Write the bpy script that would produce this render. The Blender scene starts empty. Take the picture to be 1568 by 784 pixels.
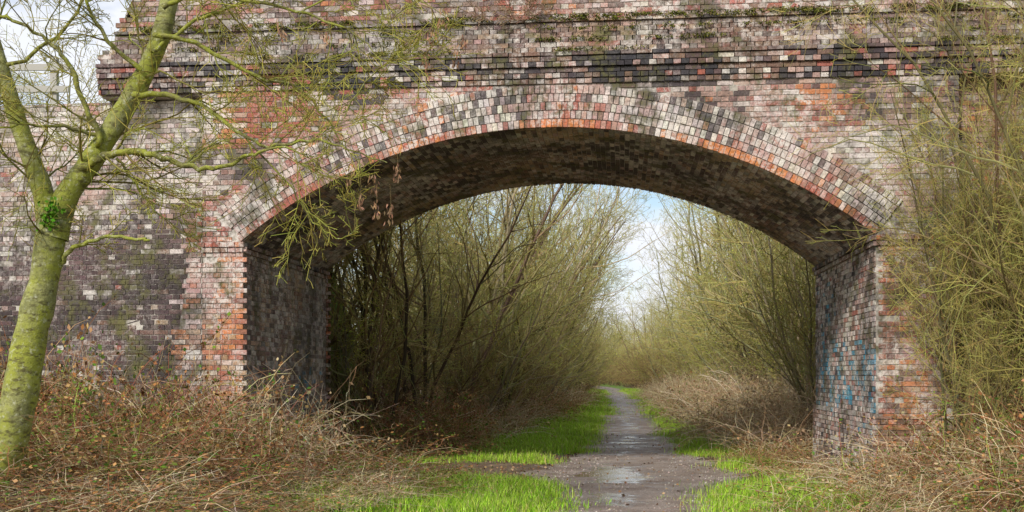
import bpy, math, random
import numpy as np
from mathutils import Vector, noise, Matrix
R=random.Random(7)
scene=bpy.context.scene
def nz(x,y,z=0.0): return noise.noise(Vector((x,y,z)))
def link(o,parent=None):
    scene.collection.objects.link(o)
    if parent: o.parent=parent
    return o
def empty(name,loc=(0,0,0),rz=0):
    e=bpy.data.objects.new(name,None); e.location=loc; e.rotation_euler=(0,0,rz); e.empty_display_size=.3
    return link(e)
# ---------------- materials ----------------
def newmat(name):
    m=bpy.data.materials.new(name); m.use_nodes=True; nt=m.node_tree
    b=nt.nodes['Principled BSDF']; return m,nt,b
def N(nt,t,**k):
    n=nt.nodes.new(t)
    for a,v in k.items(): setattr(n,a,v)
    return n
def noise_n(nt,co,scale,detail=4,rough=.6):
    n=N(nt,'ShaderNodeTexNoise'); n.inputs['Scale'].default_value=scale; n.inputs['Detail'].default_value=detail
    n.inputs['Roughness'].default_value=rough; nt.links.new(co,n.inputs['Vector']); return n.outputs['Fac']
def ramp(nt,fac,stops):
    r=N(nt,'ShaderNodeValToRGB'); el=r.color_ramp.elements
    while len(el)<len(stops): el.new(.5)
    for e,(p,c) in zip(el,stops):
        e.position=p; e.color=(c,c,c,1) if not hasattr(c,'__len__') else (*c,1)
    nt.links.new(fac,r.inputs[0]); return r.outputs[0]
def mix(nt,fac,a,b,mode='MIX'):
    n=N(nt,'ShaderNodeMix',data_type='RGBA',blend_type=mode)
    for i,v in ((0,fac),(6,a),(7,b)):
        if hasattr(v,'links'): nt.links.new(v,n.inputs[i])
        elif hasattr(v,'__len__'): n.inputs[i].default_value=(*v,1)
        else: n.inputs[i].default_value=v
    return n.outputs[2]
def math_n(nt,op,a,b=0.0):
    n=N(nt,'ShaderNodeMath',operation=op)
    for i,v in ((0,a),(1,b)):
        if hasattr(v,'links'): nt.links.new(v,n.inputs[i])
        else: n.inputs[i].default_value=v
    return n.outputs[0]
def bump(nt,b,h,strength=.4,dist=.01):
    n=N(nt,'ShaderNodeBump'); n.inputs['Strength'].default_value=strength; n.inputs['Distance'].default_value=dist
    nt.links.new(h,n.inputs['Height']); nt.links.new(n.outputs[0],b.inputs['Normal'])
def objco(nt): return N(nt,'ShaderNodeTexCoord').outputs['Object']
def attr(nt,name): return N(nt,'ShaderNodeAttribute',attribute_name=name)

def weather(nt,c,co,lum=True):
    w=noise_n(nt,co,11,4,.85); big=noise_n(nt,co,.8,3,.7)
    fac=math_n(nt,'MULTIPLY',ramp(nt,w,[(.46,0),(.57,1)]),ramp(nt,big,[(.42,.05),(.58,.9)]))
    if lum: fac=math_n(nt,'MULTIPLY',fac,ramp(nt,c,[(.04,.15),(.22,1)]))
    c=mix(nt,fac,c,(.68,.62,.56))
    s=noise_n(nt,co,1.0,5,.8); c=mix(nt,ramp(nt,s,[(.49,0),(.61,.8)]),c,(.03,.024,.022))
    g=noise_n(nt,co,2.0,5,.8); c=mix(nt,ramp(nt,g,[(.53,0),(.67,.6)]),c,(.18,.17,.04))
    return c
def mat_brick():
    m,nt,b=newmat('weathered_brick'); co=objco(nt); c=attr(nt,'col').outputs['Color']
    f=noise_n(nt,co,38,3,.7); c=mix(nt,1.0,c,ramp(nt,f,[(.25,.45),(.75,1.45)]),'MULTIPLY')
    c=weather(nt,c,co)
    nt.links.new(c,b.inputs['Base Color']); b.inputs['Roughness'].default_value=.85
    bump(nt,b,f,.7,.014); return m
def mat_mortar():
    m,nt,b=newmat('lime_mortar'); co=objco(nt)
    f=noise_n(nt,co,3,4,.7); c=ramp(nt,f,[(.3,(.14,.12,.10)),(.5,(.38,.34,.28)),(.7,(.58,.53,.46))])
    c=weather(nt,c,co,False)
    nt.links.new(c,b.inputs['Base Color']); b.inputs['Roughness'].default_value=.95; return m
def mat_vcol(name):
    m,nt,b=newmat(name); c=attr(nt,'col').outputs['Color']
    d=N(nt,'ShaderNodeBsdfDiffuse'); nt.links.new(c,d.inputs[0]); nt.links.new(d.outputs[0],nt.nodes['Material Output'].inputs['Surface'])
    nt.nodes.remove(b); return m
def mat_bark():
    m,nt,b=newmat('mossy_bark'); co=objco(nt); c=attr(nt,'col').outputs['Color']
    f=noise_n(nt,co,9,6,.7); g=noise_n(nt,co,3.2,5,.7)
    c=mix(nt,1.0,c,ramp(nt,f,[(.3,.4),(.7,1.5)]),'MULTIPLY')
    c=mix(nt,ramp(nt,g,[(.42,0),(.56,.85)]),c,(.31,.33,.03))
    h=noise_n(nt,co,24,5,.7); c=mix(nt,ramp(nt,h,[(.56,0),(.67,.65)]),c,(.56,.56,.40))
    mp=N(nt,'ShaderNodeMapping'); mp.inputs['Scale'].default_value=(1,1,2.5); nt.links.new(co,mp.inputs[0])
    h2=noise_n(nt,mp.outputs[0],8,6,.75); c=mix(nt,ramp(nt,h2,[(.51,0),(.61,.85)]),c,(.085,.07,.02))
    nt.links.new(c,b.inputs['Base Color']); b.inputs['Roughness'].default_value=.85; bump(nt,b,f,.9,.03); return m
def mat_ground():
    m,nt,b=newmat('earth_and_grass'); co=objco(nt); g=attr(nt,'grass').outputs['Fac']
    f=noise_n(nt,co,2.2,4,.7); f2=noise_n(nt,co,25,3,.7)
    mud=ramp(nt,f,[(.3,(.09,.058,.035)),(.5,(.17,.115,.07)),(.7,(.27,.19,.12))])
    gr=ramp(nt,f2,[(.3,(.08,.15,.015)),(.7,(.20,.32,.035))])
    a=math_n(nt,'ADD',g,math_n(nt,'MULTIPLY',math_n(nt,'SUBTRACT',noise_n(nt,co,3.5,4,.7),.5),1.8))
    c=mix(nt,ramp(nt,a,[(.35,0),(.55,1)]),mud,gr)
    c=mix(nt,1.0,c,ramp(nt,f2,[(.3,.6),(.7,1.35)]),'MULTIPLY')
    nt.links.new(c,b.inputs['Base Color']); b.inputs['Roughness'].default_value=.9; bump(nt,b,f2,.8,.04); return m
def mat_path():
    m,nt,b=newmat('wet_gravel_path'); co=objco(nt); w=attr(nt,'wet').outputs['Fac']
    f=noise_n(nt,co,45,4,.8); g=noise_n(nt,co,1.3,5,.7)
    c=ramp(nt,g,[(.3,(.20,.14,.105)),(.5,(.34,.26,.21)),(.7,(.48,.40,.34))])
    c=mix(nt,1.0,c,ramp(nt,f,[(.3,.4),(.7,1.6)]),'MULTIPLY')
    a=math_n(nt,'ADD',w,math_n(nt,'MULTIPLY',math_n(nt,'SUBTRACT',noise_n(nt,co,1.6,4,.6),.5),2.8))
    wet=ramp(nt,a,[(.42,0),(.66,.5),(.92,1)])
    c=mix(nt,wet,c,mix(nt,1.0,c,(.5,.42,.36),'MULTIPLY'))
    nt.links.new(c,b.inputs['Base Color'])
    nt.links.new(math_n(nt,'SUBTRACT',.72,math_n(nt,'MULTIPLY',wet,.64)),b.inputs['Roughness'])
    n=N(nt,'ShaderNodeBump'); n.inputs['Distance'].default_value=.03; nt.links.new(f,n.inputs['Height'])
    nt.links.new(math_n(nt,'SUBTRACT',.9,math_n(nt,'MULTIPLY',wet,.86)),n.inputs['Strength']); nt.links.new(n.outputs[0],b.inputs['Normal'])
    return m
M_BRICK=mat_brick(); M_MORT=mat_mortar(); M_TWIG=mat_vcol('twigs_and_buds')
M_LEAF=mat_vcol('leaves'); M_BARK=mat_bark(); M_GROUND=mat_ground(); M_PATH=mat_path()
M_WOOD=mat_vcol('weathered_wood')
# ---------------- mesh helpers ----------------
def make_mesh(name,V,F,cols,mats,midx=None,smooth=False):
    me=bpy.data.meshes.new(name); me.from_pydata(V,[],F)
    if cols is not None:
        a=me.attributes.new('col','FLOAT_COLOR','POINT')
        arr=np.ones((len(V),4),dtype=np.float32); arr[:,:3]=np.array(cols,dtype=np.float32).reshape(-1,3)
        a.data.foreach_set('color',arr.ravel())
    for m in mats: me.materials.append(m)
    if smooth: me.polygons.foreach_set('use_smooth',[True]*len(F))
    me.update(); return me
class Buf:
    def __init__(s): s.V=[];s.F=[];s.C=[]
    def brick(s,P,u0,u1,z0,z1,n,dep,col):
        j=lambda a:R.uniform(-a,a)
        t=j(.004); o=len(s.V)
        if R.random()<.05: n=n-R.uniform(.004,.02)
        for (u,z,nn) in ((u0,z0,n+j(.003)+t),(u1,z0,n+j(.003)-t),(u1,z1,n+j(.003)-t),(u0,z1,n+j(.003)+t)):
            s.V.append(P(u+j(.004),z+j(.0035),nn))
        for (u,z) in ((u0,z0),(u1,z0),(u1,z1),(u0,z1)): s.V.append(P(u,z,n-dep))
        s.F+=[(o,o+1,o+2,o+3),(o,o+4,o+5,o+1),(o+1,o+5,o+6,o+2),(o+2,o+6,o+7,o+3),(o+3,o+7,o+4,o)]
        s.C+=[col]*8
    def tube(s,pts,rad,sides,col):
        n=len(pts); ax=(pts[-1]-pts[0])
        ref=Vector((0,0,1)) if abs(ax.normalized().z)<.75 else Vector((1,.3,0))
        o=len(s.V)
        for i in range(n):
            t=(pts[min(i+1,n-1)]-pts[max(i-1,0)]).normalized(); a=t.cross(ref).normalized(); b=t.cross(a)
            for k in range(sides):
                an=2*math.pi*k/sides; s.V.append(pts[i]+(a*math.cos(an)+b*math.sin(an))*rad[i]); s.C.append(col)
        for i in range(n-1):
            for k in range(sides):
                k2=(k+1)%sides; s.F.append((o+i*sides+k,o+i*sides+k2,o+(i+1)*sides+k2,o+(i+1)*sides+k))
    def leaf(s,p,size,col,asp=.55,d=None):
        a=d or Vector((R.gauss(0,1),R.gauss(0,1),R.gauss(0,1)+.2)).normalized()
        b=a.cross(Vector((R.gauss(0,1),R.gauss(0,1),R.gauss(0,1)))).normalized()*size*asp
        a=a*size; o=len(s.V)
        s.V+=[p,p+a*.5+b*.5,p+a,p+a*.5-b*.5]; s.C+=[col]*4; s.F.append((o,o+1,o+2,o+3))
    def box(s,x0,x1,y0,y1,z0,z1,col=(.3,.3,.3)):
        o=len(s.V); s.V+=[(x,y,z) for x in (x0,x1) for y in (y0,y1) for z in (z0,z1)]; s.C+=[col]*8
        s.F+=[tuple(o+i for i in f) for f in ((0,1,3,2),(4,6,7,5),(0,4,5,1),(2,3,7,6),(0,2,6,4),(1,5,7,3))]
    def obj(s,name,mats,parent=None,smooth=False):
        return link(bpy.data.objects.new(name,make_mesh(name,s.V,s.F,s.C,mats,None,smooth)),parent)
def jit(c,a=.12):
    k=1+R.uniform(-a,a); return tuple(max(0,x*k*(1+R.uniform(-a*.4,a*.4))) for x in c)
# ---------------- bridge ----------------
TH=math.radians(5.5)
bridge=empty('brick_arch_bridge',(0.53,16,0),-TH)
S=4.5; ZS=3.52; RISE=1.57; W=4.8
RA=(S*S+RISE*RISE)/(2*RISE); ZC=ZS+RISE-RA; PH=math.asin(S/RA); TR=.60
PAL={'red':(.36,.10,.065),'orange':(.56,.19,.055),'pink':(.44,.28,.235),'pale':(.64,.57,.50),'black':(.022,.022,.028),
     'brown':(.20,.11,.07),'tan':(.42,.29,.17),'purple':(.11,.065,.062),'grey':(.29,.26,.235),'teal':(.02,.27,.42),'soot':(.045,.028,.028)}
KEYS=list(PAL)
def pick(w,u,z,cl=1.8,f=.9,keep=.75):
    tot=[]; s=0; mr=mg=mb=0
    for i,k in enumerate(KEYS):
        v=w.get(k,0)
        if v: v*=math.exp(cl*2*nz(u*f+i*17.3,z*f*1.3+i*5.1,i*3.3))
        tot.append(v); s+=v; c=PAL[k]; mr+=v*c[0]; mg+=v*c[1]; mb+=v*c[2]
    c=PAL[R.choices(KEYS,tot)[0]]; k=keep
    c=(c[0]*k+mr/s*(1-k),c[1]*k+mg/s*(1-k),c[2]*k+mb/s*(1-k))
    return jit(c,.15)
def bl(u,z,cu,cz,ru,rz): return math.exp(-((u-cu)/ru)**2-((z-cz)/rz)**2)
def c_face(u,z):
    w=dict(pink=1.5,red=.8,pale=.9,black=.14,brown=.5,orange=.08,purple=.25,grey=.3)
    b=math.exp(-((z-5.8)/.3)**2)/(1+math.exp((abs(u-.6)-3.3)*2)); w['black']+=4*b
    k=bl(u,z,-4.3,5.2,.9,.45); w['red']+=6*k; w['orange']+=2.5*k
    k=bl(u,z,-3.0,4.9,1.2,.5); w['pale']+=3*k; w['pink']+=1.5*k
    k=bl(u,z,3.4,5.4,.8,.25); w['red']+=7*k; w['orange']+=3*k
    k=bl(u,z,4.7,4.6,.9,1.0); w['pale']+=12*k; w['pink']+=7*k
    if u<UL+.14: w['pale']+=2
    if z<3.5:
        w=dict(orange=1.5,red=.8,pink=.9,tan=1.2,brown=.6,pale=.3,black=.03,purple=.2)
        if abs(u)<S+.25: w['orange']+=4; w['red']+=1
        if z<1.6: w['tan']+=1; w['brown']+=1.2
        return pick(w,u,z,keep=.65)
    return pick(w,u,z)
def c_ring(u,k):
    w=dict(pale=3.0,pink=2.2,grey=.8,red=.4,black=.15,orange=.1,brown=.35)
    w['black']+=2.2*bl(u,0,2.1,0,.8,1)+1.5*bl(u,0,-1.3,0,.6,1)
    if k==0: w=dict(red=1.8,orange=2.4,pink=.8,pale=.4,brown=.3,black=2*bl(u,0,1.6,0,.6,1)+.03)
    if u<-2.8: w['pink']+=1.5; w['red']+=.9
    return pick(w,u,k*.12,1.9,keep=.72)
def c_wing(u,z):
    t=1/(1+math.exp(-(z-3.55)*2.6-nz(u*.5,z*.5)*2.5))
    w=dict(soot=3.5*(1-t)+.05,purple=2.0*(1-t)+.25,brown=.6,pale=1.8*t+.02,pink=1.0*t+.03,grey=1.0*t+.05,red=.12,tan=.2*t)
    return pick(w,u,z,1.4,keep=.65)
def c_soff(s,v):
    t=nz(s*.45,v*.5,4)+.25
    return pick(dict(tan=2.0+t,pale=.4,grey=1.0,brown=1.0,soot=.8,pink=.2,purple=.3),s,v,2.2,.6,keep=.8)
def sheet(B,P,ua,ub,za,zb,colf,keep=None,n=0,dep=.03,h=.075,off=0,bond=True,mort=.011):
    r=0; z=za
    while z<zb-.01:
        hd=(r+off)%2==0 and bond
        L=.1125 if hd else .225
        u=ua-(L*.5 if hd else 0)-(0 if bond else (.1125 if (r+off)%2 else 0))
        while u<ub:
            a=max(u,ua)+mort*.5; b=min(u+L,ub)-mort*.5
            if b-a>.03 and (keep is None or keep((a+b)/2,z+h/2)):
                B.brick(P,a,b,z+mort*.5,min(z+h,zb)-mort*.5,n,dep,colf((a+b)/2,z+h/2))
            u+=L
        z+=h; r+=1
UL,UR=-5.08,5.62
PF=lambda u,z,n:(u,-n,z)
e=.012
V2=[(UL+e,-.6),(UL+e,5.98),(UR-e,5.98),(UR-e,-.6),(S+e,-.6),(S+e,ZS)]
for i in range(1,48):
    a=PH-2*PH*i/48; V2.append(((RA+e)*math.sin(a),ZC+(RA+e)*math.cos(a)))
V2+=[(-S-e,ZS),(-S-e,-.6)]
n=len(V2); V=[(u,e,z) for u,z in V2]+[(u,W-e,z) for u,z in V2]
F=[tuple(range(n)),tuple(range(2*n-1,n-1,-1))]+[(i,i+n,(i+1)%n+n,(i+1)%n) for i in range(n)]
link(bpy.data.objects.new('mortar_core',make_mesh('mortar_core',V,F,None,[M_MORT])),bridge)
B=Buf()
def keepf(u,z):
    if z<ZS: return abs(u)>S
    if math.atan2(abs(u),z-ZC)>PH+.006: return abs(u)>S
    return math.hypot(u,z-ZC)>RA+TR-.02
sheet(B,PF,UL,UR,-.3,5.70,c_face,keepf)
def PR(s,r,nn):
    a=s/RA; return (r*math.sin(a),-nn,ZC+r*math.cos(a))
for k in range(5):
    r0=RA+k*.12; ext=RA*PH
    w=.077*RA/(r0+.06); s=-ext+(.038 if k%2 else 0)
    while s<ext:
        um=r0*math.sin(s/RA)
        B.brick(PR,s+.005,min(s+w,ext)-.005,r0+.005,r0+.114,.014+.003*(k%3),.05,c_ring(um,k)); s+=w
def PS(s,v,nn):
    a=s/RA; r=RA-nn; return (r*math.sin(a),v,ZC+r*math.cos(a))
def PSw(v,s,nn): return PS(s,v,nn)
sheet(B,PSw,.06,W,-RA*PH,RA*PH,lambda v,s:c_soff(s,v),None,bond=False)
def PJL(v,z,nn): return (-S+nn,v,z)
def PJR(v,z,nn): return (S-nn,v,z)
def c_jl(v,z):
    t=1/(1+math.exp(-(z-2.9)*3))
    return pick(dict(purple=.8,soot=.4,brown=1.4,grey=1.8,tan=1.2,pale=.5+.4*t,pink=.5,teal=2*bl(v,z,4.0,1.5,.7,.35)*(nz(v*3,z*3,9)>-.05)),v,z,1.5,keep=.65)
def c_jr(v,z):
    g=bl(v,z,1.2,1.5,1.6,.35)+bl(v,z,3.9,1.9,.7,.6)
    return pick(dict(pink=1.1,pale=1.3,black=.4,brown=.8,grey=1.1,red=.3,purple=.4,teal=12*g*(nz(v*2.5,z*2.5,9)>-.05)),v,z,1.3,keep=.85)
sheet(B,PJL,0.03,W,-.3,ZS-.16,c_jl); sheet(B,PJR,0.03,W,-.3,ZS-.16,c_jr)
for P,c in ((PJL,c_jl),(PJR,c_jr)):
    sheet(B,P,-.03,W+.02,ZS-.155,ZS-.08,lambda u,z:pick(dict(grey=1,brown=1,pink=.5),u,z),n=.03,dep=.1)
    sheet(B,P,-.05,W+.04,ZS-.08,ZS-.005,lambda u,z:pick(dict(grey=1,black=.7,brown=1,pink=.5),u,z),n=.06,dep=.12)
    sheet(B,P,-.04,W+.02,-.3,1.05,c,n=.045,dep=.07)
for a,b in ((UL,-S-.001),(S+.001,UR)):
    sheet(B,PF,a,b,ZS-.155,ZS-.08,lambda u,z:pick(dict(orange=1,brown=1,pink=.8),u,z),n=.028,dep=.08)
    sheet(B,PF,a,b,ZS-.08,ZS-.005,lambda u,z:pick(dict(orange=2,red=1,pink=.5,brown=.6),u,z),n=.05,dep=.10)
    sheet(B,PF,a,b,-.3,1.02,c_face,n=.035,dep=.06)
PB=lambda u,z,nn:(u,W+nn,z)
sheet(B,PB,UL,UR,0,5.9,c_face,keepf)
B.obj('brickwork',[M_BRICK],bridge)
PL,PRR=-6.65,10.5
B=Buf()
def c_band(u,z):
    k=1/(1+math.exp((abs(u-.6)-3.6)*1.5))
    return pick(dict(black=4.5*k+.5,brown=.8,red=1.0*(1-k)+.1,pink=.8,grey=.6,pale=.4,purple=.8),u,z,1.3,keep=.85)
def c_par(u,z): return pick(dict(grey=1.8,brown=1.3,pink=.7,tan=.9,purple=.9,pale=.3,red=.15,black=.25),u,z,1.3,keep=.6)
def c_up(u,z): return pick(dict(red=1.1,pink=1.4,grey=.7,pale=.6,brown=.6,orange=.2,purple=.3),u,z,1.5,keep=.7)
sheet(B,PF,PL,PRR,5.700,5.775,c_band,n=.03,dep=.10)
sheet(B,PF,PL,PRR,5.775,5.925,c_band,n=.05,dep=.12)
sheet(B,PF,PL,PRR,5.925,6.075,c_band,n=.09,dep=.16)
kp=lambda u,z:u>PL+(z-6.1)*.45
sheet(B,PF,PL,PRR,6.075,6.135,lambda u,z:pick(dict(grey=1,brown=1,black=.8,purple=1),u,z),n=.115,dep=.18,h=.06,bond=False)
z=6.135
for i in range(6):
    sheet(B,PF,PL,PRR,z,z+.075,c_par,kp,n=.075-.022*i,dep=.12,off=i); z+=.075
sheet(B,PF,PL,PRR,z,z+.05,lambda u,z:pick(dict(grey=2,tan=1,brown=1,black=.3),u,z),kp,n=.0,dep=.12,h=.05,bond=False)
z+=.05
sheet(B,PF,PL,PRR,z,z+.60,c_up,kp,n=-.07,dep=.05); z+=.6
sheet(B,PF,PL,PRR,z,z+.09,c_par,kp,n=.0,dep=.12,h=.09,bond=False); ZT=z+.09
sheet(B,lambda u,z,nn:(PL+(z-6.1)*.45-nn if z>6.1 else PL-nn,u,z),.09,.42,5.70,ZT,c_par,n=0,dep=.03)
B.obj('parapet_brickwork',[M_BRICK],bridge)
B=Buf(); B.box(PL+.02,PRR,.085,.42,5.68,6.1); B.box(PL+.5,PRR,.085,.42,6.1,ZT-.01)
B.box(PL+.02,PRR,W-.4,W-.02,5.68,ZT); B.box(UL+.05,UR-.05,.42,W-.4,5.9,6.05)
B.obj('parapet_core',[M_MORT],bridge)
B=Buf()
def PWL(u,z,nn): return (u,.19-.03*(4.0-z)-nn+ (UL-u)*.03,z)
sheet(B,PWL,-16,UL,-.3,5.67,c_wing,lambda u,z:z<5.85-(UL-u)*.03)
def PWR(u,z,nn): return (u,.19-.03*(4.0-z)-nn,z)
sheet(B,PWR,UR,13,-.3,5.67,lambda u,z:pick(dict(orange=.6,red=.7,brown=1.2,tan=.8,pink=.7,purple=.4),u,z))
def edge(z): return UL-.02-max(0,(4.25-z))*.17
def cb(u,z):
    if u<edge(z)+.17: return pick(dict(orange=2.4,red=1.2,pink=1.2,pale=.8,brown=.3),u,z)
    return pick(dict(brown=1.0,pink=1.2,tan=1.0,pale=1.4,red=.3,grey=.8,purple=.4),u,z)
PBt=lambda u,z,nn:(u,-nn+.0,z)
sheet(B,PBt,-6.0,UL-.003,-.3,4.3,cb,lambda u,z:u>edge(z),dep=.04)
sheet(B,lambda v,z,nn:(edge(z)-nn,v,z),.03,.22,-.3,4.3,cb,dep=.03)
B.obj('wing_wall_brickwork',[M_BRICK],bridge)
def quadm(name,pts,mat): 
    F=[tuple(range(i,i+4)) for i in range(0,len(pts),4)]
    return link(bpy.data.objects.new(name,make_mesh(name,pts,F,[(.3,.3,.3)]*len(pts),[mat])),bridge)
quadm('wing_mortar',[PWL(-16,-.3,-.012),PWL(UL,-.3,-.012),PWL(UL,5.67,-.012),PWL(-16,5.5,-.012),
  PWR(UR,-.3,-.012),PWR(13,-.3,-.012),PWR(13,5.67,-.012),PWR(UR,5.67,-.012),
  (edge(-.3)+.01,.014,-.3),(UL,.014,-.3),(UL,.014,4.28),(edge(4.28)+.01,.014,4.28),
  (edge(-.3)+.012,.014,-.3),(edge(4.28)+.012,.014,4.28),(edge(4.28)+.012,.3,4.28),(edge(-.3)+.012,.3,-.3)],M_MORT)
# ---------------- ground & path ----------------
cy=np.array([-30,0,5,10,13,16,20,23.4,30,40,50,62,80,99,120,140,165,200,260,600.])
cx=np.array([-.8,.2,.6,1.1,1.42,1.8,2.2,2.55,3.2,4.2,5.15,6.15,7.7,9.1,10.2,10.4,9.0,3.,-12,-110.])
yy=np.arange(-30,600,.5); xx=np.convolve(np.pad(np.interp(yy,cy,cx),6,mode='edge'),np.ones(13)/13,'valid')
def xc(y): return np.interp(y,yy,xx)
def hw(y): return 1.15+.5*np.exp(-((y-17.5)/3)**2)
def sst(a,b,x):
    t=np.clip((x-a)/(b-a),0,1); return t*t*(3-2*t)
def hgt(x,y):
    x=np.asarray(x,float); y=np.asarray(y,float); d=x-xc(y)
    front=1-sst(15,17.5,y); back=sst(20.5,24,y)
    h=front*(.55*sst(2.4,6,-d)+.25*sst(2.2,5,d))
    h=h+back*(.45*sst(3.2,7,-d)+1.0*sst(2.4,6.5,d))
    h=h+.035*np.sin(x*2.1+y*.7)*np.sin(y*1.7-x)*sst(1.5,3,np.abs(d))
    h=h+.10*sst(1.3,1.9,np.abs(d))*.5
    return h
def gmask(x,y):
    d=x-xc(y); w=hw(y)
    lo=sst(w+.0,w+.3,-d)*(1-sst(2.2+1.2*np.exp(-np.abs(y-22)/8),3.2+1.2*np.exp(-np.abs(y-22)/8),-d))
    ro=sst(w+.0,w+.3,d)*(1-sst(2.2,2.8,d))
    m=(lo+ro)
    m=m*(1-.95*sst(14.8,16.2,y)*(1-sst(21.5,23,y)))
    f=.95*sst(w+.0,w+.5,-d)*(1-sst(3.0,4.4,-d))*(1-sst(14.8,16.2,y))
    m=np.where(y<15.5,np.where(d<0,f,m*.9),m)
    return m
ax=np.concatenate([np.linspace(-400,-40,19),np.linspace(-36,-9,28),np.arange(-8.8,9,.16),np.linspace(9.2,24,50),np.linspace(26,400,25)])
ay=np.concatenate([np.linspace(-80,4,22),np.arange(4.5,34,.16),np.linspace(34.4,80,110),np.linspace(81,220,90),np.linspace(230,900,20)])
GX,GY=np.meshgrid(ax,ay); GZ=hgt(GX,GY)
nx,ny=len(ax),len(ay)
V=np.stack([GX.ravel(),GY.ravel(),GZ.ravel()],1).tolist()
F=[(j*nx+i,j*nx+i+1,(j+1)*nx+i+1,(j+1)*nx+i) for j in range(ny-1) for i in range(nx-1)]
me=make_mesh('ground',V,F,None,[M_GROUND],smooth=True)
a=me.attributes.new('grass','FLOAT','POINT'); a.data.foreach_set('value',np.maximum(gmask(GX,GY),sst(110,150,GY)*.8).ravel().astype(np.float32))
link(bpy.data.objects.new('ground',me))
py=np.concatenate([np.arange(-20,40,.12),np.arange(40,240,.5)]); t=np.linspace(-1,1,25)
V=[];wet=[]
for y in py:
    c=float(xc(y)); w=float(hw(y)); ed=1+.28*nz(y*.7,3)+.2*nz(y*2.6,7)+.08*nz(y*7,1); ed2=1+.28*nz(y*.7,13)+.2*nz(y*2.6,17)+.08*nz(y*7,11)
    for tt in t:
        x=c+tt*w*(ed if tt<0 else ed2)
        V.append((x,y,float(hgt(x,y))+.008+.012*(1-abs(tt))+(.010*nz(x*2.2,y*2.2,5) if abs(tt)<.9 else 0)))
        wv=.28+1.2*math.exp(-((x-1.6)/.5)**2-((y-17.8)/1.3)**2)+.7*math.exp(-((x-1.3)/.35)**2-((y-14.3)/.9)**2)+.35*math.exp(-((tt+.1)/.5)**2)*(1 if y>24 else .3)
        wet.append(wv-.4*(abs(tt)>.8))
nx=25; F=[(j*nx+i,j*nx+i+1,(j+1)*nx+i+1,(j+1)*nx+i) for j in range(len(py)-1) for i in range(nx-1)]
me=make_mesh('path',V,F,None,[M_PATH],smooth=True)
a=me.attributes.new('wet','FLOAT','POINT'); a.data.foreach_set('value',wet)
link(bpy.data.objects.new('dirt_path',me))
def emb(ua,ub):
    prof=[(.50,-.3),(.52,5.6),(1.2,5.85),(W-1,5.85),(W,5.7),(W+9,-.2)]
    V=[];n=24
    for i in range(n+1):
        u=ua+(ub-ua)*i/n
        for (v,z) in prof: V.append((u,v+.05+.1*nz(u,v)+max(0,(UL-u))*.03,z+(.12*nz(u*.7,v,z) if z>0 else 0)))
    m=len(prof); F=[(i*m+k,i*m+k+1,(i+1)*m+k+1,(i+1)*m+k) for i in range(n) for k in range(m-1)]
    F+=[tuple(range(m)),tuple(range(n*m+m-1,n*m-1,-1))]
    me=make_mesh('road_embankment',V,F,None,[M_GROUND])
    a=me.attributes.new('grass','FLOAT','POINT'); a.data.foreach_set('value',[.5]*len(V))
    return me
for a_,b_ in ((UL-.05,-40),(UR+.05,40)):
    o=bpy.data.objects.new('road_embankment',emb(a_,b_)); link(o); o.location=bridge.location; o.rotation_euler=bridge.rotation_euler
# ---------------- plants ----------------
def rv(): return Vector((R.gauss(0,1),R.gauss(0,1),R.gauss(0,1)))
def grow(T,p,d,L,r,lev,c):
    n=max(2,min(12,int(L/c['seg'][lev]))); pts=[p.copy()]; rad=[r]; d=d.normalized()
    for i in range(n):
        d=(d+rv()*c['wob'][lev]+Vector((0,0,c['trop'][lev]))).normalized()
        p=p+d*(L/n); pts.append(p.copy()); rad.append(max(c['rmin'],r*(1-.75*(i+1)/n)))
    T.tube(pts,rad,c['sides'][lev],jit(c['cols'][lev],.35))
    if lev<c['max']:
        k=c['kids'][lev]; k=int(k*R.uniform(.8,1.2)+.5)
        for q in range(k):
            t=R.uniform(c['tmin'][lev],.98); f=t*n; i=min(int(f),n-1)
            pp=pts[i].lerp(pts[i+1],f-i); dd=(pts[i+1]-pts[i]).normalized()
            pe=dd.cross(rv()).normalized(); an=R.uniform(.45,1.05)
            grow(T,pp,dd*math.cos(an)+pe*math.sin(an),L*c['rat'][lev]*(1.15-.6*t)*R.uniform(.7,1.25),max(c['rmin'],r*(1-.75*t)*.6),lev+1,c)
    if c['buds'] and lev>=c['max']-1:
        for q in range(c['buds']):
            i=R.randrange(1,n+1); T.leaf(pts[i]+rv()*.01,R.uniform(*c['bsz']),jit(c['bcol'][R.randrange(len(c['bcol']))],.25),.6)
OL=(.41,.36,.13); OLB=[(.47,.47,.08),(.39,.42,.07),(.5,.44,.14)]
cfg=dict(seg=[.5,.3,.25,.2],wob=[.10,.15,.2,.22],trop=[.04,.05,.03,.0],rmin=.0034,sides=[6,4,3,3],
  cols=[(.24,.2,.12),(.33,.28,.14),OL,OL],kids=[11,6,3],tmin=[.15,.15,.15],rat=[.38,.46,.45],max=3,buds=2,bsz=(.018,.038),bcol=OLB)
def shrub_mesh(name,stems,H,spread,seed,**kw):
    R.seed(seed); c=dict(cfg); c.update(kw); T=Buf()
    for i in range(stems):
        a=R.uniform(0,6.28); s=spread*math.sqrt(R.random())
        grow(T,Vector((math.cos(a)*.25*R.random(),math.sin(a)*.25*R.random(),-.1)),Vector((math.cos(a)*s,math.sin(a)*s,1)),H*R.uniform(.65,1.05),H*.0055*R.uniform(.7,1.2),0,c)
    return make_mesh(name,T.V,T.F,T.C,[M_TWIG],None)
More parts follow.
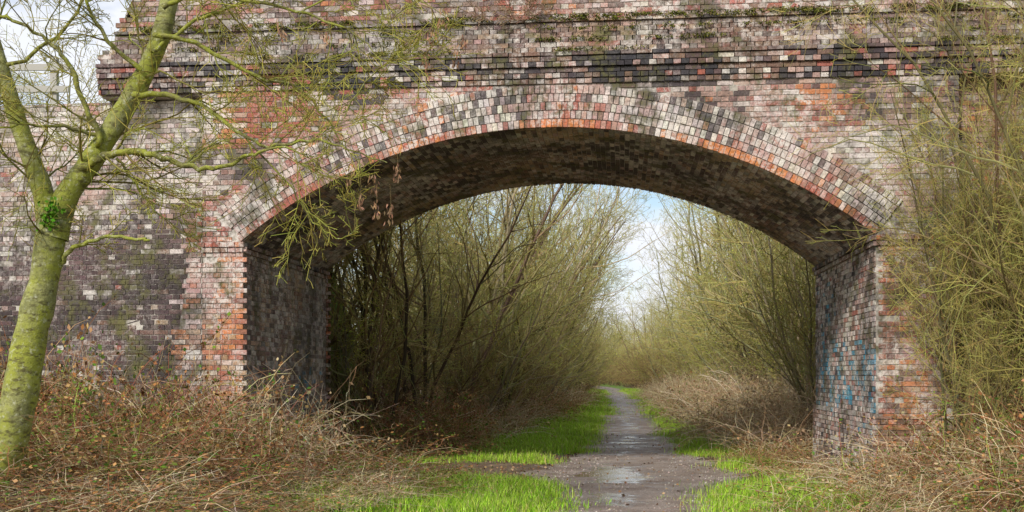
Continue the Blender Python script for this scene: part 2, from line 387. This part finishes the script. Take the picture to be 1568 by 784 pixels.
shr=[shrub_mesh('bare_shrub_a',9,6.0,.65,11),shrub_mesh('bare_shrub_b',8,7.0,.5,12,cols=[(.12,.09,.06),(.17,.12,.06),(.29,.22,.09),OL]),shrub_mesh('bare_shrub_c',10,4.8,.85,13,bcol=[(.47,.52,.05),(.3,.38,.05)])]
low=shrub_mesh('low_shrub',12,3.2,1.0,14,cols=[(.12,.08,.05),(.18,.11,.06),(.28,.18,.09),(.3,.22,.1)],buds=1,kids=[12,6,3])
tre=[shrub_mesh('bare_tree_a',3,10.5,.28,21,kids=[17,7,3]),
     shrub_mesh('bare_tree_b',2,11,.24,22,kids=[19,7,4],rat=[.33,.42,.45],cols=[(.5,.46,.34),(.42,.36,.2),OL,OL]),
     shrub_mesh('bare_tree_c',4,9.5,.36,23,kids=[15,7,3],cols=[(.10,.08,.05),(.2,.15,.08),OL,OL])]
def inst(parent,me,x,y,s,z=None,lean=0,sz=None,rz=None):
    o=bpy.data.objects.new(me.name.rstrip('0123456789.')+'_plant',me); link(o,parent)
    o.location=(x,y,float(hgt(x,y)) if z is None else z); o.rotation_euler=(R.uniform(-.06,.06),lean+R.uniform(-.05,.05),R.uniform(0,6.28) if lean==0 else R.uniform(-.4,.4)) 
    o.scale=(s,s,s if sz is None else sz); return o
R.seed(5)
hedgeL=empty('shrub_thicket'); hedgeR=empty('shrub_thicket'); far=empty('distant_trees')
for y in np.arange(23.5,70,2.5):
    for k in range(2):
        d=-(R.uniform(3.5,4.5)+k*2.4+ (1.4 if y<27 else 0))
        inst(hedgeL,R.choice(shr),float(xc(y))+d,y+R.uniform(-.9,.9),R.uniform(.8,1.1)*(1+.10*k))
    if y<45: inst(hedgeL,low,float(xc(y))-R.uniform(3.6,5.5)-(1.0 if y<27 else 0),y,R.uniform(.8,1.1))
    if R.random()<.9: inst(hedgeL,R.choice(tre),float(xc(y))-R.uniform(4.0,5.2),y,R.uniform(1.0,1.3),lean=R.uniform(.08,.2))
    if R.random()<.5: inst(hedgeL,R.choice(tre),float(xc(y))-R.uniform(7,11),y,R.uniform(1,1.3))
for y in np.arange(24,70,2.5):
    for k in range(2):
        inst(hedgeR,R.choice(shr),float(xc(y))+R.uniform(4.0,5.0)+k*2.4,y+R.uniform(-.9,.9),R.uniform(.7,1.0)*(1+.14*k))
    if R.random()<.9: inst(hedgeR,R.choice(tre[:2]),float(xc(y))+R.uniform(4.2,5.6),y,R.uniform(.95,1.2),lean=-R.uniform(.06,.16))
    if R.random()<.5: inst(hedgeR,R.choice(tre),float(xc(y))+R.uniform(7,10),y,R.uniform(1,1.3))
for x,y,s in ((-2.6,22.6,.9),(-1.9,24.2,.95),(-3.6,24,1.0)): inst(hedgeL,tre[2],x,y,s)
for x,y,s in ((6.4,25,.8),(6.9,27,.85),(7.4,30,.95)): inst(hedgeR,tre[1],x,y,s,lean=-.1)
for y in np.arange(72,175,5.0):
    for sgn in (-1,1):
        for k in range(2):
            x=float(xc(y))+sgn*(R.uniform(2.8,4.2)+k*3.5); inst(far,R.choice(shr+[tre[0]]),x,y,R.uniform(.9,1.2))
        inst(far,low,float(xc(y))+sgn*3,y,1.3)
for i in range(34):
    a=-8+i*1.1+R.uniform(-.5,.5); yv=176+R.uniform(0,14); inst(far,R.choice([shr[0],shr[2],low]),a,yv,R.uniform(1.3,1.9))
for i in range(24):
    inst(far,R.choice(tre),R.uniform(-40,60),R.uniform(185,225),R.uniform(.8,1.2))
for x,y,s in ((-11,27,1.1),(-14,30,1.2),(-9.5,31,1.2),(-17,29,1.2),(12,27,1.1),(15,30,1.2)):
    inst(far,R.choice(tre),x,y,s)
cfgk=dict(cols=[(.17,.13,.07),(.24,.19,.09),(.33,.28,.10),(.36,.32,.09)],bcol=[(.36,.38,.05),(.28,.24,.07),(.42,.3,.12)],wob=[.12,.18,.24,.26],trop=[.03,.02,0,0],kids=[14,8,4],buds=1,bsz=(.012,.026),rmin=.0026)
fs=[shrub_mesh('hawthorn_a',9,7.6,.34,31,**cfgk),shrub_mesh('hawthorn_b',8,5.5,.45,32,**cfgk)]
R.seed(9)
hr=empty('hawthorn_bush')
for x,y,s,sz,i in ((6.7,13.9,.75,1.0,0),(7.3,14.4,.85,1.15,1),(6.9,12.9,.7,.85,1),(6.4,14.5,.6,.95,1),(7.8,13.4,.9,1.1,0),(7.0,14.7,.8,1.05,0),(6.0,14.2,.4,.5,1),(5.9,14.8,.45,.95,0)):
    inst(hr,fs[i],x,y,s,sz=sz)
def bramble_mesh(name,seed,cols,leafc,nst=110,size=1.0,h=.9,nleaf=3):
    R.seed(seed); T=Buf()
    for i in range(nst):
        p=Vector((R.uniform(-size,size),R.uniform(-size,size),-.05)); a=R.uniform(0,6.28)
        d=Vector((math.cos(a)*.6,math.sin(a)*.6,1.2)); L=R.uniform(.5,2.1)*h*1.2; n=7; pts=[p.copy()]
        for k in range(n):
            d=(d.normalized()+rv()*.2+Vector((0,0,-.2))).normalized(); p=p+d*L/n; pts.append(p.copy())
        r=R.uniform(.002,.0055); T.tube(pts,[r]*(n)+[r*.4],3,jit(R.choice(cols),.35))
        for q in range(4):
            j=R.randrange(2,n); dd=(rv()+Vector((0,0,.8))).normalized(); l=R.uniform(.1,.45); q0=pts[j]
            T.tube([q0,q0+dd*l*.5,q0+dd*l+rv()*.05],[r*.6,r*.5,.001],3,jit(R.choice(cols),.3))
        for q in range(nleaf):
            j=R.randrange(1,n+1); T.leaf(pts[j]+rv()*.04,R.uniform(.03,.085),jit(R.choice(leafc),.3),.7)
    return make_mesh(name,T.V,T.F,T.C,[M_TWIG],None)
bc=[(.30,.14,.06),(.20,.09,.045),(.46,.31,.16),(.30,.12,.07),(.58,.46,.28),(.13,.09,.045),(.26,.26,.06)]
lc=[(.34,.16,.06),(.2,.1,.04),(.14,.22,.03),(.42,.26,.11),(.08,.15,.025)]
bm=[bramble_mesh('bramble_a',41,bc,lc,210,size=1.25,nleaf=7),bramble_mesh('bramble_b',42,bc,lc,200,size=1.25,h=.75,nleaf=10)]
tc=[(.66,.55,.36),(.58,.45,.29),(.44,.32,.18),(.3,.19,.1)]
dry=bramble_mesh('dry_bracken',43,tc,[(.5,.36,.2),(.38,.26,.14)],260,size=1.25,h=.75,nleaf=4)
bf=empty('bramble_thicket'); 
R.seed(3)
for y in np.arange(7.2,16.0,1.05):
    x=-8.4
    while x<1:
        xr=-3.7+(y-10)*.33
        if x<xr+(1.2 if y<10.5 else 0) and x>-.62*y-.8:
            t=min(1,max(0,(xr-x)/3)); s=.4+.62*t
            if y<10.3: s=max(s,.55)
            inst(bf,R.choice(bm+bm+[dry]),x+R.uniform(-.3,.3),y+R.uniform(-.3,.3),.9,sz=s*R.uniform(.6,1.3)*(1.0 if y>12.5 else .7 if y>10 else .5))
        x+=1.15
for i in range(14):
    x=R.uniform(-3.0,-1.5); y=R.uniform(21.5,27); inst(bf,R.choice(bm),x,y,.9,sz=R.uniform(.5,.9))
for i in range(12):
    y=R.uniform(12.0,16); inst(bf,R.choice([dry,bm[1]]),-3.1+(y-10)*.33+R.uniform(-.4,.4),y,.6,sz=R.uniform(.15,.35))
br=empty('bramble_thicket')
for i in range(30):
    y=R.uniform(10.5,15.3); x=float(xc(y))+2.4+ R.random()**.8*4.0; inst(br,R.choice(bm+[dry]),x,y,.8,sz=.22+.11*(x-float(xc(y))-2.2)+R.uniform(0,.25))
for x,y in ((4.2,16.5),(4.4,18.5),(4.6,20.4),(-2.9,17.3),(-2.7,19.6)): inst(br,R.choice(bm),x,y,.5,sz=.35)
dr=empty('dry_bracken_bank')
for y in np.arange(22,75,1.9):
    for k in range(2):
        x=float(xc(y))+2.95+k*1.3+R.uniform(-.3,.3); inst(dr,dry if R.random()<.85 else bm[1],x,y,1.0,sz=R.uniform(.7,1.3))
    x=float(xc(y))-3.2-1.2*math.exp(-abs(y-22)/8)-R.uniform(0,.8); inst(dr,R.choice([bm[0],dry,bm[1]]),x,y,1.0,sz=R.uniform(.5,.9))
def grass_mesh(name,seed,n,sz,hh,cols):
    R.seed(seed); T=Buf()
    for i in range(n):
        x,y=R.gauss(0,sz*.5),R.gauss(0,sz*.5)
        if nz(x*4,y*4,seed)<-.2: continue
        a=R.uniform(0,6.28); h=R.uniform(.35,1.3)*hh*(1+.9*nz(x*5,y*5,seed+3)); w=R.uniform(.0025,.005); l=R.uniform(.1,1.1)*h
        dx,dy=math.cos(a),math.sin(a); px,py_=-dy*w,dx*w; o=len(T.V)
        T.V+=[(x-px,y-py_,-.01),(x+px,y+py_,-.01),(x+px*.8+dx*l*.35,y+py_*.8+dy*l*.35,h*.6),(x-px*.8+dx*l*.35,y-py_*.8+dy*l*.35,h*.6),(x+dx*l,y+dy*l,h)]
        c=jit(R.choice(cols),.35); T.C+=[c]*5; T.F+=[(o,o+1,o+2,o+3),(o+3,o+2,o+4)]
    return make_mesh(name,T.V,T.F,T.C,[M_LEAF])
gcol=[(.28,.50,.03),(.36,.60,.045),(.17,.34,.02),(.44,.56,.08),(.44,.40,.16)]
gm=[grass_mesh('grass_a',51,2000,.6,.08,gcol),grass_mesh('grass_b',52,1500,.6,.14,gcol),grass_mesh('grass_c',53,1400,.6,.06,gcol)]
gr=empty('grass'); R.seed(8)
cnt=0
for i in range(7000):
    y=R.uniform(12.3,40) if R.random()<.75 else R.uniform(40,110)
    if i%4==0: y=R.uniform(12.2,16)
    x=float(xc(y))+R.uniform(-5,3)
    g=float(gmask(np.array(x),np.array(y)))
    if R.random()<g*max(0,.28+1.7*(nz(x*1.3,y*1.3)+.25)) and cnt<950:
        o=inst(gr,R.choice(gm),x,y,R.uniform(.6,1.1)*(1 if y<40 else 1.5)); o.rotation_euler=(0,0,R.uniform(0,6.28)); cnt+=1
T=Buf(); R.seed(77)
for i in range(11000):
    y=R.uniform(11.5,30); d=R.gauss(0,2.2); x=float(xc(y))+d
    if abs(d)<hw(y)*.95 and R.random()<.93: continue
    z=float(hgt(x,y))+.022
    a=R.uniform(0,6.28); T.leaf(Vector((x,y,z)),R.uniform(.02,.06),jit(R.choice([(.3,.17,.08),(.2,.11,.05),(.42,.3,.16),(.1,.07,.04)]),.3),.7,Vector((math.cos(a),math.sin(a),R.uniform(-.1,.3))))
T.obj('fallen_leaves',[M_LEAF])
T=Buf(); R.seed(78)
for i in range(3000):
    y=12.3+R.random()**1.5*16; d=R.uniform(-1,1)*float(hw(y)); x=float(xc(y))+d; z=float(hgt(x,y))+.016
    s=R.uniform(.006,.02); c=jit(R.choice([(.38,.32,.27),(.24,.19,.16),(.5,.44,.38)]),.3); o=len(T.V)
    T.V+=[(x+math.cos(k*1.57+i)*s*R.uniform(.7,1.2),y+math.sin(k*1.57+i)*s*R.uniform(.7,1.2),z-.004) for k in range(4)]+[(x,y,z+s*.6)]
    T.C+=[c]*5; T.F+=[(o,o+1,o+4),(o+1,o+2,o+4),(o+2,o+3,o+4),(o+3,o,o+4)]
T.obj('gravel',[M_WOOD])
# ---------------- mossy tree, left foreground ----------------
R.seed(101)
tree=empty('mossy_tree',(-4.6,10,0)); T=Buf(); K=Buf(); TW=Buf()
O=Vector((-4.6,10,0))
def cr(pts,n=5):
    P=[pts[0]]+pts+[pts[-1]]; out=[]
    for i in range(1,len(P)-2):
        for k in range(n):
            t=k/n; a,b,c,d=P[i-1],P[i],P[i+1],P[i+2]
            out.append(.5*((2*b)+(c-a)*t+(2*a-5*b+4*c-d)*t*t+(3*b-a-3*c+d)*t**3))
    out.append(P[-2]); return out
tcfg=dict(seg=[.12,.1,.08,.08],wob=[.17,.2,.2,.2],trop=[.0,.0,-.02,0],rmin=.0026,sides=[5,4,3,3],
  cols=[(.19,.17,.05),(.30,.28,.06),(.36,.33,.08),(.3,.27,.12)],kids=[8,4,3],tmin=[.12,.12,.2],rat=[.5,.45,.5],max=2,buds=1,bsz=(.01,.018),bcol=[(.26,.2,.08)])
def limb(xz,r0,r1,kids=6,klen=.7,col=(.27,.27,.09),dy=0,lev=0,sides=12,bow=.0):
    n=len(xz)
    p=[Vector((x,10+dy*(i/(n-1)),z))-O for i,(x,z) in enumerate(xz)]
    q=cr(p); m=len(q); rad=[r0+(r1-r0)*(i/(m-1)) for i in range(m)]
    rad=[a*(1+.14*nz(i*.6,r0*50)) for i,a in enumerate(rad)]
    if r0<.05: q=[a+rv()*.010 for a in q]
    T.tube(q,rad,sides,col)
    for k in range(kids):
        i=R.randrange(m//6,m-1); d=(q[i+1]-q[i]).normalized(); pe=d.cross(rv()).normalized(); an=R.uniform(.5,1.1)
        grow(TW,q[i],d*math.cos(an)+pe*math.sin(an),klen*R.uniform(.5,1.3),max(.005,rad[i]*.4 if rad[i]<.03 else .012),lev,tcfg)
    return q
limb([(-4.74,-.1),(-4.60,.5),(-4.40,1.2),(-4.27,1.9),(-4.13,2.5),(-4.06,3.08)],.175,.118,2,.5)
limb([(-4.10,2.75),(-4.14,3.15),(-4.24,3.45),(-4.38,3.85),(-4.52,4.3),(-4.66,4.8),(-4.72,5.4)],.10,.05,9,1.0)
limb([(-4.05,2.80),(-3.97,3.15),(-3.8,3.42),(-3.6,3.74),(-3.36,4.16),(-3.18,4.56),(-3.09,4.95),(-3.0,5.5)],.112,.07,14,1.3,dy=.2)
sc=(.19,.18,.05)
limb([(-3.66,3.60),(-3.64,3.72),(-3.74,3.93),(-3.85,4.27),(-3.98,4.45),(-4.25,4.62),(-4.5,4.7)],.03,.012,9,.8,sc,-.3,sides=7)
limb([(-3.85,3.38),(-3.67,3.47),(-3.38,3.53),(-3.09,3.49),(-2.8,3.39),(-2.51,3.35),(-2.22,3.45),(-1.95,3.49),(-1.7,3.42)],.04,.006,13,.8,sc,-.6,sides=7)
limb([(-3.36,4.07),(-3.03,4.06),(-2.69,3.92),(-2.4,3.72),(-2.11,3.57),(-1.76,3.6),(-1.47,3.55),(-1.06,3.38)],.028,.005,13,.8,sc,-.4,sides=6)
limb([(-3.16,4.6),(-2.74,4.5),(-2.28,4.27),(-1.93,4.18),(-1.64,3.85),(-1.5,3.6)],.024,.005,12,.85,sc,.4,sides=6)
limb([(-3.1,4.85),(-2.7,4.95),(-2.2,4.85),(-1.7,4.7),(-1.3,4.5),(-1.1,4.2)],.022,.004,13,.85,sc,-.3,sides=6)
limb([(-3.62,3.7),(-3.9,3.75),(-4.2,3.72),(-4.5,3.62)],.02,.006,9,.8,sc,-.5,sides=6)
limb([(-3.3,4.3),(-3.6,4.6),(-3.75,5.0),(-3.7,5.4)],.022,.01,9,.9,sc,-.3,sides=6)
limb([(-3.2,4.45),(-2.8,4.75),(-2.5,4.9),(-2.1,5.1)],.02,.008,10,.8,sc,.2,sides=6)
limb([(-4.5,4.3),(-4.2,4.5),(-3.9,4.85),(-3.7,5.3)],.02,.01,9,.8,sc,.2,sides=6)
limb([(-4.02,2.55),(-3.9,2.68),(-3.67,2.78),(-3.38,2.80),(-3.18,2.77)],.024,.012,3,.3,(.3,.31,.1),-.1,sides=7)
limb([(-3.5,3.5),(-3.35,3.3),(-3.2,3.05),(-2.95,2.95),(-2.6,2.9)],.014,.004,7,.5,sc,.2,sides=6)
limb([(-2.4,3.72),(-2.0,3.3),(-1.75,2.95),(-1.5,2.8),(-1.3,2.9)],.010,.003,7,.5,sc,-.1,sides=5)
limb([(-1.9,4.8),(-1.4,5.0),(-.9,4.95),(-.5,4.7)],.010,.003,10,.55,sc,0,sides=5)
limb([(-1.5,3.9),(-1.25,4.25),(-.95,4.45),(-.6,4.4)],.008,.003,7,.4,sc,.1,sides=5)
T.obj('trunk_and_branches',[M_BARK],tree,smooth=True)
TW.obj('fine_twigs',[M_TWIG],tree)
for (x,z) in ((-1.32,3.12),(-1.18,3.05),(-1.06,3.0),(-1.4,3.35),(-1.0,3.35),(-.75,4.3),(-.5,4.35),(-.42,4.5),(-.7,4.55),(-1.6,4.5),(-1.2,3.25),(-.6,4.7),(-2.0,4.6)):
    c=Vector((x,9.8,z))-O
    K.tube([c+Vector((0,0,.25)),c+Vector((.01,0,.1)),c],[.002]*3,3,(.2,.15,.07))
    for q in range(26): K.leaf(c+Vector((R.gauss(0,.02),R.gauss(0,.02),R.uniform(-.08,.08))),.05,jit((.34,.20,.12),.3),.35,(Vector((0,0,-1))+rv()*.3).normalized())
K.obj('seed_clusters',[M_LEAF],tree)
I=Buf()
for q in range(110):
    I.leaf(Vector((-4.02,9.87,2.98))-O+Vector((R.gauss(0,.05),-abs(R.gauss(0,.04)),R.gauss(0,.07))),.045,jit((.10,.24,.02),.3),.8)
I.obj('ivy_leaves',[M_LEAF],tree)
# ---------------- moss tufts, dead weed, fence ----------------
T=Buf(); R.seed(55)
for i in range(700):
    u=R.uniform(-6,7.5); lev=R.choice([(6.64,-.0),(6.6,-.02),(6.3,-.07),(6.14,-.12),(6.45,-.06),(6.64,0)])
    if nz(u*.7,lev[0]*3)<-.08: continue
    s=R.uniform(.02,.065)
    for q in range(34):
        T.leaf(Vector((u+R.gauss(0,s),lev[1]+R.uniform(-.03,.02),lev[0]+abs(R.gauss(0,s*.5)))),R.uniform(.015,.04),jit(R.choice([(.10,.12,.02),(.16,.14,.04),(.05,.05,.02),(.2,.2,.04)]),.3),.6)
T.obj('moss_tufts',[M_LEAF],bridge)
wc=dict(cfg); wc.update(cols=[(.34,.24,.15)]*4,seg=[.12,.1,.08,.06],buds=0,rmin=.003,kids=[6,4,3],max=2,trop=[0,-.05,-.05,0])
T=Buf()
for u,n in ((-.4,16),(-1.0,8),(5.3,14),(4.9,8)):
    for i in range(n): grow(T,Vector((u+R.gauss(0,.08),-.02,6.62)),Vector((R.gauss(0,.8),-.4,R.uniform(-.2,1))),R.uniform(.3,.6),.004,0,wc)
wd=T.obj('dead_weeds',[M_TWIG],None); wd.location=bridge.location; wd.rotation_euler=bridge.rotation_euler
T=Buf(); wcol=(.45,.43,.38)
for x in (-9.6,-8.4,-7.2): T.box(x,x+.1,17.6,17.7,5.3,6.55,wcol)
for z in (5.98,6.32): T.box(-10.5,-6.9,17.56,17.595,z,z+.1,wcol)
T.obj('wooden_fence',[M_WOOD])
# ---------------- world, sun, camera ----------------
w=bpy.data.worlds.new('World'); scene.world=w; w.use_nodes=True; nt=w.node_tree
bg=nt.nodes['Background']; sky=N(nt,'ShaderNodeTexSky',sky_type='NISHITA',sun_disc=False)
EL,AZ=math.radians(35),math.radians(212)
sky.sun_elevation=EL; sky.sun_rotation=AZ; sky.air_density=1.0; sky.dust_density=1.0
co=N(nt,'ShaderNodeTexCoord').outputs['Generated']
mp=N(nt,'ShaderNodeMapping'); mp.inputs['Scale'].default_value=(1,1,2.2); mp.inputs['Location'].default_value=(.35,0,0); nt.links.new(co,mp.inputs[0])
cl=ramp(nt,noise_n(nt,mp.outputs[0],5,5,.6),[(.44,.08),(.60,1)])
c=mix(nt,cl,sky.outputs[0],(6.4,6.6,7.1))
nt.links.new(c,bg.inputs[0]); bg.inputs[1].default_value=.15
sl=bpy.data.lights.new('sun','SUN'); sl.energy=3.4; sl.angle=math.radians(6); sl.color=(1,.96,.88)
so=bpy.data.objects.new('sun',sl); link(so)
sd=Vector((math.sin(AZ)*math.cos(EL),math.cos(AZ)*math.cos(EL),math.sin(EL)))
so.rotation_euler=sd.to_track_quat('Z','Y').to_euler(); so.location=sd*50
cam=bpy.data.cameras.new('camera'); cam.lens=39.7; cam.sensor_width=36; cam.shift_y=.115; cam.clip_end=2000
co_=bpy.data.objects.new('camera',cam); link(co_); co_.location=(0,0,1.6); co_.rotation_euler=(math.radians(90),0,0)
scene.camera=co_
scene.view_settings.view_transform='Standard'; scene.view_settings.look='None'; scene.view_settings.exposure=0
print('grass',cnt)
